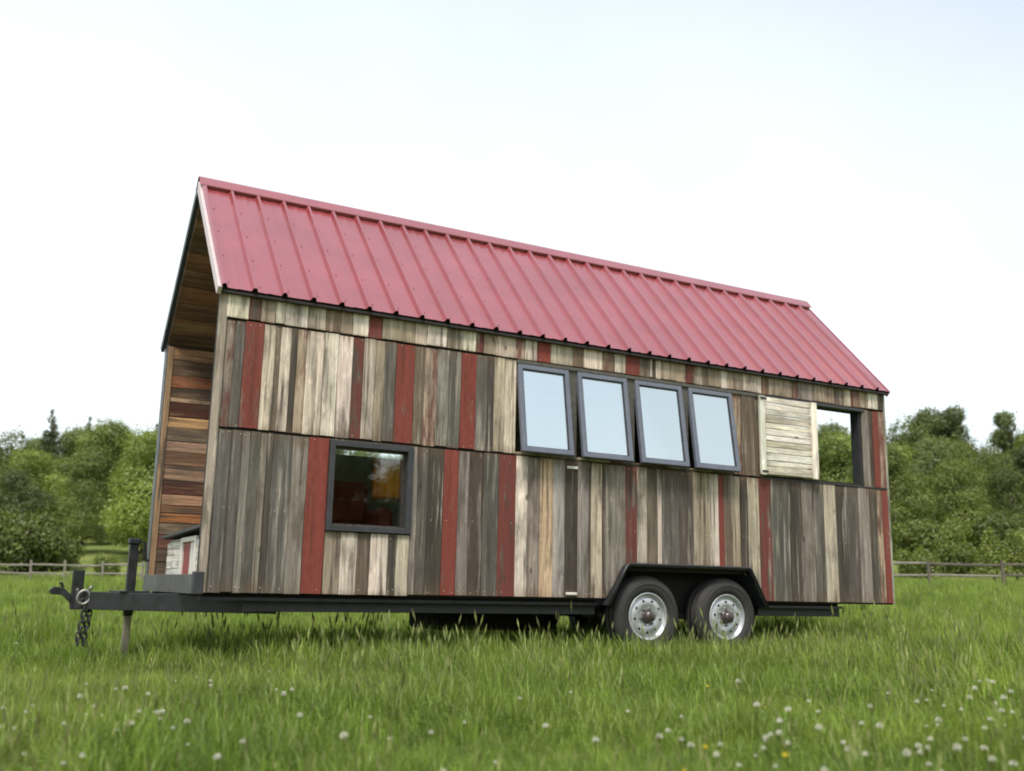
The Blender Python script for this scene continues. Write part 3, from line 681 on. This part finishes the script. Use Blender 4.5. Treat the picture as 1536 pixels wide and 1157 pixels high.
# ------------------------------------------------------------------ trees
def leaf_cloud(name, rs, lobes, n, size, mats, flat=.35):
    """leaf-sized faces spread through lobes; lobes = [(centre, radii)]"""
    vol = np.array([l[1][0] * l[1][1] * l[1][2] for l in lobes]) ** .67; pick = rs.choice(len(lobes), n, p=vol / vol.sum())
    C = np.array([l[0] for l in lobes])[pick]; Rr = np.array([l[1] for l in lobes])[pick]
    d = rs.normal(size=(n, 3)); d /= np.linalg.norm(d, axis=1)[:, None]
    # ragged surface: radius varies with direction
    bumpy = 1 + .24 * np.sin(d[:, 0] * 7 + pick) * np.sin(d[:, 2] * 6 + pick * 2) + .1 * np.sin(d[:, 1] * 13 + pick * 3)
    rad = (rs.uniform(.55, 1.0, n) ** .6) * bumpy * (1 + (rs.random(n) < .16) * rs.uniform(0, .42, n))
    P = C + d * Rr * rad[:, None]
    nr = d * .8 + rs.normal(size=(n, 3)) * .55 + np.array([0, 0, flat]); nr /= np.linalg.norm(nr, axis=1)[:, None]
    up = rs.normal(size=(n, 3)); a = np.cross(nr, up); a /= np.linalg.norm(a, axis=1)[:, None]; b = np.cross(nr, a)
    s = size * rs.uniform(.55, 1.35, n)[:, None]; a = a * s; b = b * s * rs.uniform(.5, .8, n)[:, None]
    fold = nr * s * .18
    V = np.stack([P - a, P - b + fold, P + a, P + b + fold], 1).reshape(-1, 3)
    me = bpy.data.meshes.new(name); me.vertices.add(4 * n); me.vertices.foreach_set('co', V.ravel())
    me.loops.add(4 * n); me.loops.foreach_set('vertex_index', np.arange(4 * n)); me.polygons.add(n)
    me.polygons.foreach_set('loop_start', np.arange(0, 4 * n, 4)); me.polygons.foreach_set('loop_total', np.full(n, 4))
    clump = rs.random(len(lobes))[pick]
    at = me.attributes.new('tint', 'FLOAT', 'FACE'); at.data.foreach_set('value', np.clip(.6 * clump + .4 * rs.random(n), 0, 1))
    me.materials.append(mats); me.update(); me.validate(); return me
def tree_meshes(seed, h, wd, mat, n, kind='broad', size=.098):
    rs = np.random.RandomState(seed); rg = random.Random(seed)
    tb = MB(); lobes = []
    th = h * (.30 if kind == 'broad' else .85)
    tw = [(0, 0, -.4), (rg.uniform(-.1, .1), rg.uniform(-.1, .1), th * .5), (rg.uniform(-.2, .2), rg.uniform(-.2, .2), th), (rg.uniform(-.3, .3), rg.uniform(-.3, .3), h * .82)]
    tb.tube(tw, [h * .026, h * .021, h * .016, h * .005], 8)
    if kind == 'broad':
        for k in range(13):
            z = h * rg.uniform(.26, .94); u = (z / h - .26) / .68
            rr = wd * (.50 * math.sin(math.pi * min(.97, u * .75 + .26)) + .06) * rg.uniform(.55, 1.0); a = k * 2.4 + rg.uniform(-.4, .4)
            c = (rr * math.cos(a), rr * math.sin(a), z); s = wd * rg.uniform(.17, .30)
            lobes.append((c, (s, s, s * rg.uniform(.62, .9))))
            b0 = z * rg.uniform(.5, .75)
            tb.tube([(0, 0, b0), (c[0] * .5, c[1] * .5, (b0 + z) / 2 + .1), c], [h * .010, h * .006, h * .002], 5)
        lobes.append(((0, 0, h * .62), (wd * .32, wd * .32, h * .26)))
    elif kind == 'open':
        for k in range(26):
            z = h * rg.uniform(.40, .99); u = (z / h - .4) / .59; rr = wd * rg.uniform(.05, .40) * (1.1 - .55 * u); a = k * 2.4 + rg.uniform(-.5, .5)
            c = (rr * math.cos(a), rr * math.sin(a), z); s = wd * rg.uniform(.07, .15)
            lobes.append((c, (s, s, s * rg.uniform(.6, .95)))); b0 = z * .72
            tb.tube([(0, 0, b0), (c[0] * .5, c[1] * .5, (b0 + z) / 2), c], [h * .008, h * .005, h * .002], 5)
    elif kind == 'pine':
        for k in range(14):
            u = k / 13; z = h * (.2 + .78 * u); rr = wd * .42 * (1 - u) ** .8 + .1
            for j in range(4 if u < .8 else 2):
                a = k * 1.3 + j * 1.6; c = (rr * .6 * math.cos(a), rr * .6 * math.sin(a), z)
                lobes.append((c, (rr * .55 + .12, rr * .55 + .12, h * .034)))
                tb.tube([(0, 0, z), c], [h * .005, h * .002], 4)
    else:  # bush
        for k in range(9):
            a = k * 2.4; rr = wd * rg.uniform(.05, .36); z = h * rg.uniform(.22, .72); s = wd * rg.uniform(.16, .28)
            lobes.append(((rr * math.cos(a), rr * math.sin(a), z), (s, s, min(s, z * 1.05))))
            tb.tube([(0, 0, -.1), (rr * math.cos(a), rr * math.sin(a), z)], [.05, .015], 5)
    cr = leaf_cloud('crown', rs, lobes, n, size, M[mat])
    t_o = tb.build('trunk', M['bark'], smooth=True); tm = t_o.data; bpy.data.objects.remove(t_o)
    return tm, cr
KIND = {}
def kinds(key, specs):
    KIND[key] = [tree_meshes(*s) for s in specs]
kinds('broad', [(11, 9.5, 7.5, 'leaf', 30000), (12, 9, 8, 'leaf', 30000), (13, 10.5, 7, 'leaf', 30000), (14, 8.5, 7.6, 'leaf', 30000)])
kinds('bright', [(21, 9, 7, 'leaf_bright', 30000), (22, 8, 7, 'leaf_bright', 30000)])
kinds('dark', [(31, 10.5, 7, 'leaf_dark', 30000), (32, 11, 6.5, 'leaf_dark', 30000)])
kinds('open', [(41, 12, 8, 'leaf_dark', 13000, 'open'), (42, 11, 7, 'leaf_dark', 12000, 'open')])
kinds('pine', [(51, 12, 5, 'leaf_dark', 15000, 'pine'), (52, 3.2, 2.3, 'leaf_bright', 5000, 'pine', .075)])
kinds('bush', [(61, 3.4, 4.6, 'leaf', 10000, 'bush', .10), (62, 2.2, 3.4, 'leaf_bright', 8000, 'bush', .085)])
TR = random.Random(5)
def tree(name, key, i, px_, d, sc, label, group=None, cat='tree', zs=1.0):
    tm, cr = KIND[key][i % len(KIND[key])]
    x, y = polar(px_, d); e = empty(name, (x, y, hgt(x, y) - .05), (0, 0, TR.uniform(0, 6.28))); e.scale = (sc * .92, sc * .92, sc * 1.04 * zs)
    link(bpy.data.objects.new('trunk', tm), e); link(bpy.data.objects.new('crown', cr), e)
    return tag(e, label, cat, group)
ORD = ['nearest', 'second', 'third', 'fourth', 'fifth', 'sixth', 'seventh', 'eighth', 'ninth', 'tenth', 'eleventh', 'twelfth']
def wood_row(d0, step, sc, mix, rowname):
    for sd_, p0, p1 in (('left', -75, 400), ('right', 1140, 1610)):
        ps = []; px_ = p0 + TR.uniform(0, step * .4)
        while px_ < p1: ps.append(px_); px_ += step * TR.uniform(.78, 1.22)
        if sd_ == 'left': ps = ps[::-1]
        for i, px_ in enumerate(ps):
            k = TR.choice(mix); s = sc * TR.uniform(.86, 1.16) * (.92 if sd_ == 'left' else 1)
            nm = {'open': 'open_crowned_tree', 'pine': 'pine_tree'}.get(k, 'broadleaf_tree')
            ds = {'broad': 'mid green', 'bright': 'light green', 'dark': 'dark green', 'open': 'sparse dark', 'pine': 'dark pointed'}[k]
            tree(nm, k, 0 if k == 'pine' else TR.randrange(4), px_, d0 + TR.uniform(-3, 3), s, f'{ds} tree, {ORD[i]} from the house, {rowname} on the {sd_}', f'trees of the wood {sd_} of the house')
wood_row(84, 80, .76, ['broad', 'broad', 'bright', 'dark'], 'front wood row')
wood_row(94, 72, .90, ['broad', 'bright', 'dark', 'broad'], 'second wood row')
wood_row(106, 66, 1.05, ['broad', 'dark', 'broad', 'bright'], 'third wood row')
wood_row(120, 60, 1.13, ['dark', 'broad', 'dark', 'broad', 'pine'], 'skyline row')
for i, (a, d_) in enumerate(((490, 108), (555, 106), (620, 108), (690, 107), (755, 105), (815, 108), (880, 106), (945, 108))):      # glimpsed between the open sashes
    tree('broadleaf_tree', 'broad', i, a, d_, 1.05, f'mid green tree far behind the house, {ORD[i]} from the left, glimpsed past the sashes', 'trees far behind the house')
# single trees that stand out
tree('broadleaf_tree', 'bright', 0, 226, 77, .98, 'bright yellow-green tree beside the left end of the house', cat='tree')
tree('pine_tree', 'pine', 0, 70, 114, 1.12, 'tall dark pine rising highest on the left skyline', cat='tree')
tree('pine_tree', 'pine', 0, 128, 116, 1.06, 'slim dark pine on the left skyline, right of the tallest', cat='tree')
tree('open_crowned_tree', 'open', 0, 1428, 114, 1.17, 'tall open-crowned tree rising above the right skyline', cat='tree')
tree('open_crowned_tree', 'open', 1, 1522, 114, 1.18, 'open-crowned tree on the skyline at the right edge', cat='tree')
tree('pine_tree', 'pine', 1, 1478, 60, 1.0, 'small bright conical fir behind the right fence, left one', cat='tree')
tree('pine_tree', 'pine', 1, 1512, 60.5, .95, 'small bright conical fir behind the right fence, right one', cat='tree')
tree('shrub', 'bush', 0, 40, 68, 1.25, 'large rounded green shrub at the wood edge, far left', cat='shrub')
tree('shrub', 'bush', 0, 82, 69, .85, 'smaller dark shrub right of the big far-left shrub', cat='shrub')
tree('shrub', 'bush', 1, 166, 66, .62, 'low pale green shrub behind the left fence', cat='shrub')
tree('shrub', 'bush', 1, 1370, 64, .85, 'low shrub behind the fence beside the right house corner', cat='shrub')
tree('shrub', 'bush', 1, 1432, 66, .95, 'bushy green shrub behind the right fence, middle one', cat='shrub')
for k, (a, d_, s_) in enumerate(((1190, 76, 1.0), (1232, 77, 1.15), (1268, 76, .9), (1345, 78, 1.2), (1400, 77, 1.0), (1455, 78, 1.25), (1500, 77, 1.1), (1560, 78, 1.2))):
    tree('shrub', 'bush', k % 2, a, d_, s_, f'leafy shrub at the foot of the right wood, {ORD[k]} from the house', 'shrubs at the foot of the wood', 'shrub')
for k, (a, d_, s_) in enumerate(((0, 75, 1.2), (-40, 73, 1.2))):
    tree('shrub', 'bush', k % 2, a, d_, s_, f'leafy shrub at the foot of the left wood, {ORD[k]} from the house', 'shrubs at the foot of the wood', 'shrub')
tree('shrub', 'bush', 0, 1545, 66, .9, 'dark green shrub behind the fence at the right edge', cat='shrub')
for i in range(22):   # wood across the meadow behind the photographer, mirrored in the square window
    a = math.radians(128 + i * 3.0); d = 56 + (i % 3) * 5
    tm, cr = KIND['broad' if i % 3 else 'dark'][i % 2]; x, y = CAM.x + d * math.sin(a), CAM.y + d * math.cos(a)
    e = empty('broadleaf_tree', (x, y, hgt(x, y)), (0, 0, i)); e.scale = (1.05, 1.05, .86 + .04 * (i % 4) + .03 * (i % 3))
    link(bpy.data.objects.new('trunk', tm), e); link(bpy.data.objects.new('crown', cr), e)
    tag(e, 'tree across the meadow mirrored in the square window', 'tree', 'trees mirrored in the window')

# ------------------------------------------------------------------ grass
rs = np.random.RandomState(3)
def tuft(seed, nb, h0, h1, spread, wd, mat, lean=.35, kind='blade'):
    r = np.random.RandomState(seed); v = []; f = []; tn = []
    for k in range(nb):
        a = r.uniform(0, 6.283); rr = spread * math.sqrt(r.random()); x, y = rr * math.cos(a), rr * math.sin(a)
        h = r.uniform(h0, h1); la = r.uniform(0, 6.283); ln = h * lean * r.uniform(.2, 1.3); wa = r.uniform(0, 6.283); tint = r.random()
        dx, dy = math.cos(wa), math.sin(wa); w_ = wd * r.uniform(.7, 1.3); b = len(v)
        seg = 4 if kind == 'blade' else 3
        for i in range(seg):
            u = i / seg; ww = w_ * (1 - u ** 2 * .75); cx = x + math.cos(la) * ln * u * u; cy = y + math.sin(la) * ln * u * u; z = h * (u - .12 * u * u * ln / h) - .02
            v += [(cx - dx * ww, cy - dy * ww, z), (cx + dx * ww, cy + dy * ww, z)]
        v.append((x + math.cos(la) * ln, y + math.sin(la) * ln, h * (1 - .25 * ln / h) - .02))
        for i in range(seg - 1): f.append((b + 2 * i, b + 2 * i + 1, b + 2 * i + 3, b + 2 * i + 2)); tn.append(tint)
        f.append((b + 2 * seg - 2, b + 2 * seg - 1, b + 2 * seg)); tn.append(tint)
        if kind == 'seed':   # fuzzy seed head: crossed spindles at the tip
            tip = Vector(v[-1]); d = Vector((math.cos(la) * .3, math.sin(la) * .3, 1)).normalized()
            for q_ in range(3):
                s = Vector((math.cos(q_ * 1.05), math.sin(q_ * 1.05), 0)) * .006; b = len(v)
                v += [tuple(tip - d * .02), tuple(tip + d * .018 + s), tuple(tip + d * .06), tuple(tip + d * .018 - s)]; f.append((b, b + 1, b + 2, b + 3)); tn.append(tint)
    if kind == 'clover':
        v, f, tn = [], [], []
        for k in range(nb):
            a = r.uniform(0, 6.283); rr = spread * math.sqrt(r.random()); c = Vector((rr * math.cos(a), rr * math.sin(a), r.uniform(h0, h1))); t0 = r.uniform(0, 6.28)
            b = len(v); v += [(c.x * .6 - .0015, c.y * .6, -.02), (c.x * .6 + .0015, c.y * .6, -.02), tuple(c)]; f.append((b, b + 1, b + 2)); tn.append(.5)
            for q_ in range(3):
                u = t0 + q_ * 2.094; d = Vector((math.cos(u), math.sin(u), .15)); s = Vector((-math.sin(u), math.cos(u), 0)); b = len(v); sz = wd * r.uniform(.7, 1.3)
                v += [tuple(c), tuple(c + d * sz * .6 + s * sz * .5), tuple(c + d * sz * 1.1 + s * sz * .25), tuple(c + d * sz * 1.1 - s * sz * .25), tuple(c + d * sz * .6 - s * sz * .5)]
                f.append((b, b + 1, b + 2, b + 3, b + 4)); tn.append(r.random())
    me = bpy.data.meshes.new('tuft'); me.from_pydata(v, [], f); me.materials.append(M[mat])
    at = me.attributes.new('tint', 'FLOAT', 'FACE'); at.data.foreach_set('value', tn)
    return bpy.data.objects.new('grass_tuft', me)
tc_ = bpy.data.collections.new('tufts')
tl_ = [tuft(1, 22, .08, .22, .07, .0024, 'grass'), tuft(2, 22, .10, .26, .08, .0025, 'grass', .5), tuft(3, 18, .06, .18, .08, .0029, 'grass', .6), tuft(4, 24, .08, .20, .09, .0023, 'grass', .45),
       tuft(5, 20, .12, .29, .08, .0025, 'grass', .4), tuft(6, 16, .05, .13, .10, .011, 'clover', 0, 'clover'), tuft(7, 18, .04, .11, .10, .012, 'clover', 0, 'clover'),
       tuft(8, 4, .20, .38, .09, .0012, 'straw', .3, 'seed'), tuft(9, 5, .16, .32, .09, .0012, 'straw', .4, 'seed')]
for i, o in enumerate(tl_): o.name = 'tuft_%02d' % i; tc_.objects.link(o)
def scatter(name, pts, rot, scl, idx, label):
    me = bpy.data.meshes.new(name); me.vertices.add(len(pts)); me.vertices.foreach_set('co', np.asarray(pts, float).ravel())
    for nm, ty, dat in (('rot', 'FLOAT', rot), ('scl', 'FLOAT', scl), ('idx', 'INT', idx)):
        a = me.attributes.new(nm, ty, 'POINT'); a.data.foreach_set('value', dat)
    o = link(bpy.data.objects.new(name, me)); me.materials.append(M['grass'])
    ng = bpy.data.node_groups.new(name, 'GeometryNodeTree'); ng.interface.new_socket('Geometry', in_out='INPUT', socket_type='NodeSocketGeometry'); ng.interface.new_socket('Geometry', in_out='OUTPUT', socket_type='NodeSocketGeometry')
    gi = ng.nodes.new('NodeGroupInput'); go = ng.nodes.new('NodeGroupOutput'); ip = ng.nodes.new('GeometryNodeInstanceOnPoints'); ci = ng.nodes.new('GeometryNodeCollectionInfo')
    ci.inputs['Collection'].default_value = tc_; ci.inputs['Separate Children'].default_value = True; ci.inputs['Reset Children'].default_value = True
    ip.inputs['Pick Instance'].default_value = True
    def attr(nm, ty):
        n_ = ng.nodes.new('GeometryNodeInputNamedAttribute'); n_.data_type = ty; n_.inputs['Name'].default_value = nm; return n_.outputs['Attribute']
    cx = ng.nodes.new('ShaderNodeCombineXYZ'); ng.links.new(attr('rot', 'FLOAT'), cx.inputs['Z'])
    er = ng.nodes.new('FunctionNodeEulerToRotation'); ng.links.new(cx.outputs[0], er.inputs[0])
    ng.links.new(gi.outputs[0], ip.inputs['Points']); ng.links.new(ci.outputs[0], ip.inputs['Instance']); ng.links.new(attr('idx', 'INT'), ip.inputs['Instance Index'])
    ng.links.new(er.outputs[0], ip.inputs['Rotation']); ng.links.new(attr('scl', 'FLOAT'), ip.inputs['Scale']); ng.links.new(ip.outputs[0], go.inputs[0])
    md = o.modifiers.new('scatter', 'NODES'); md.node_group = ng
    return tag(o, label, 'grass', None, 'stuff')
bands = [(1.6, 4.5, 520, .85), (4.5, 9, 420, .95), (9, 16, 170, 1.1), (16, 28, 52, 1.35), (28, 66, 13, 1.8)]
P = []; RT = []; SC = []; ID = []
for d0, d1, den, sc in bands:
    half = .66; area = (d1 * d1 - d0 * d0) * half; n_ = int(area * den)
    d = np.sqrt(rs.uniform(d0 * d0, d1 * d1, n_)); s = rs.uniform(-half, half, n_) * d
    x = CAM.x + FWD.x * d + RGT.x * s; y = CAM.y + FWD.y * d + RGT.y * s
    # patchy height
    hp = .88 + .20 * np.sin(x * .55 + y * .4 + np.sin(x * .9)) + .26 * np.sin(x * 1.1 + np.sin(y * .8) * 1.5) * np.sin(y * .9 + 1.2) + .15 * np.sin(x * 3.1 + y * 2.3)
    kk = rs.choice(9, n_, p=[.18, .17, .16, .16, .125, .105, .08, .010, .010])
    under = (x > 0) & (x < 7.2) & (y > .15) & (y < 2.2)
    hp = np.where(under, hp * 1.15, hp)
    for i in range(n_): P.append((x[i], y[i], hgt(x[i], y[i])))
    RT.append(rs.uniform(0, 6.283, n_)); SC.append(sc * hp * rs.uniform(.75, 1.2, n_)); ID.append(kk)
scatter('meadow_grass', P, np.concatenate(RT), np.concatenate(SC), np.concatenate(ID).astype(np.int32), 'tall green meadow grass around the house')

# clover flowers
def flower(seed, mat, r0):
    q = MB(); rg = random.Random(seed)
    q.tube([(0, 0, -.02), (.01, .005, .10), (.015, .01, .21)], [.0018, .0016, .0014], 5, 1)
    c = Vector((.015, .01, .215))
    for k in range(34):
        z = 1 - 1.45 * k / 33; a = k * 2.4; rr = math.sqrt(max(0, 1 - z * z)); d = Vector((rr * math.cos(a), rr * math.sin(a), z))
        s = d.orthogonal().normalized() * r0 * .28; u = d.cross(s)
        q.add([c + d * r0 * .4 - s, c + d * r0 * .4 + s, c + d * r0 * rg.uniform(.95, 1.15) + u * .5], [(0, 1, 2)], 0)
        q.add([c + d * r0 * .4 - u, c + d * r0 * .4 + u, c + d * r0 * rg.uniform(.95, 1.15) - s * .5], [(0, 1, 2)], 0)
    o = q.build('clover_flower', [mat, M['grass']]); me = o.data; bpy.data.objects.remove(o); return me
fm = [flower(1, M['petal'], .0105), flower(2, M['petal'], .0088), flower(3, M['petal'], .0115)]; ym = flower(4, M['yellow'], .007)
def put_flower(me, name, px_, py_, label, group):
    # spot on the meadow seen about there, at the flower's height
    hf = .20; el = math.atan2(578.5 - py_, F) + PITCH
    d = (CAM.z - (GZ + hf)) / max(.03, -math.tan(el)); x, y = polar(px_, d)
    o = link(bpy.data.objects.new(name, me)); s = TR.uniform(.7, 1.15); o.location = (x, y, hgt(x, y)); o.scale = (s, s * TR.uniform(.8, 1), s * TR.uniform(.8, 1.05)); o.rotation_euler = (0, 0, TR.uniform(0, 6.28))
    tag(o, label, 'flower', group)
wl = [(75, 1044), (152, 1055), (205, 1058), (230, 1057), (180, 1060), (226, 1078), (232, 1058), (262, 1065), (308, 1078), (315, 1005), (280, 1006), (330, 1012), (420, 1004), (432, 1025), (437, 1051), (445, 1036), (25, 1044), (31, 1073), (84, 1056), (128, 1074), (77, 1096), (48, 970), (78, 941), (462, 1075),
      (1065, 1126), (1141, 1104), (1170, 1071), (1245, 1127), (1278, 1131), (1250, 1140), (1316, 1033), (1370, 1039), (1388, 1079), (1432, 1050), (1416, 1060), (1470, 1060), (1484, 1061), (1447, 1081), (1442, 1014), (1379, 1128), (1360, 1138), (1345, 1112), (1444, 1136), (1430, 1152), (1231, 1148), (1222, 1152), (1285, 1075), (1115, 1071), (1147, 1103), (1150, 1133), (1206, 1100), (1265, 1077), (1460, 1026), (1468, 1027), (1495, 1040), (1510, 1071), (1350, 1046), (1520, 1048),
      (600, 1105), (655, 1092), (700, 1062), (742, 1120), (820, 1078), (880, 1110), (930, 1060), (985, 1100), (1010, 1052), (560, 1060), (520, 1120), (780, 1040), (905, 1140), (1030, 1105), (670, 1135), (850, 1030), (1090, 1035), (1200, 1040), (390, 1110), (350, 1130), (160, 1120), (60, 1130)]
for k in range(60):
    cx_, cy_ = TR.choice(((1440, 1060, 110), (1250, 1120, 130), (1400, 1120, 140), (230, 1050, 170), (80, 1065, 110), (1150, 1085, 160)))[0:2]
    a, b_ = TR.gauss(cx_, 75), TR.gauss(cy_, 26)
    if 985 < b_ < 1156 and -20 < a < 1556: wl.append((a, b_))
for i, (a, b_) in enumerate(wl): put_flower(fm[i % 3], 'clover_flower', a, b_, 'white clover flower head standing in the meadow grass', 'white clover flowers in the grass')
for a, b_ in ((1045, 1034), (1020, 1128), (1040, 1130), (1168, 1151), (1355, 988), (1130, 1040)): put_flower(ym, 'yellow_flower', a, b_, 'tiny yellow flower in the meadow grass', 'yellow flowers in the grass')
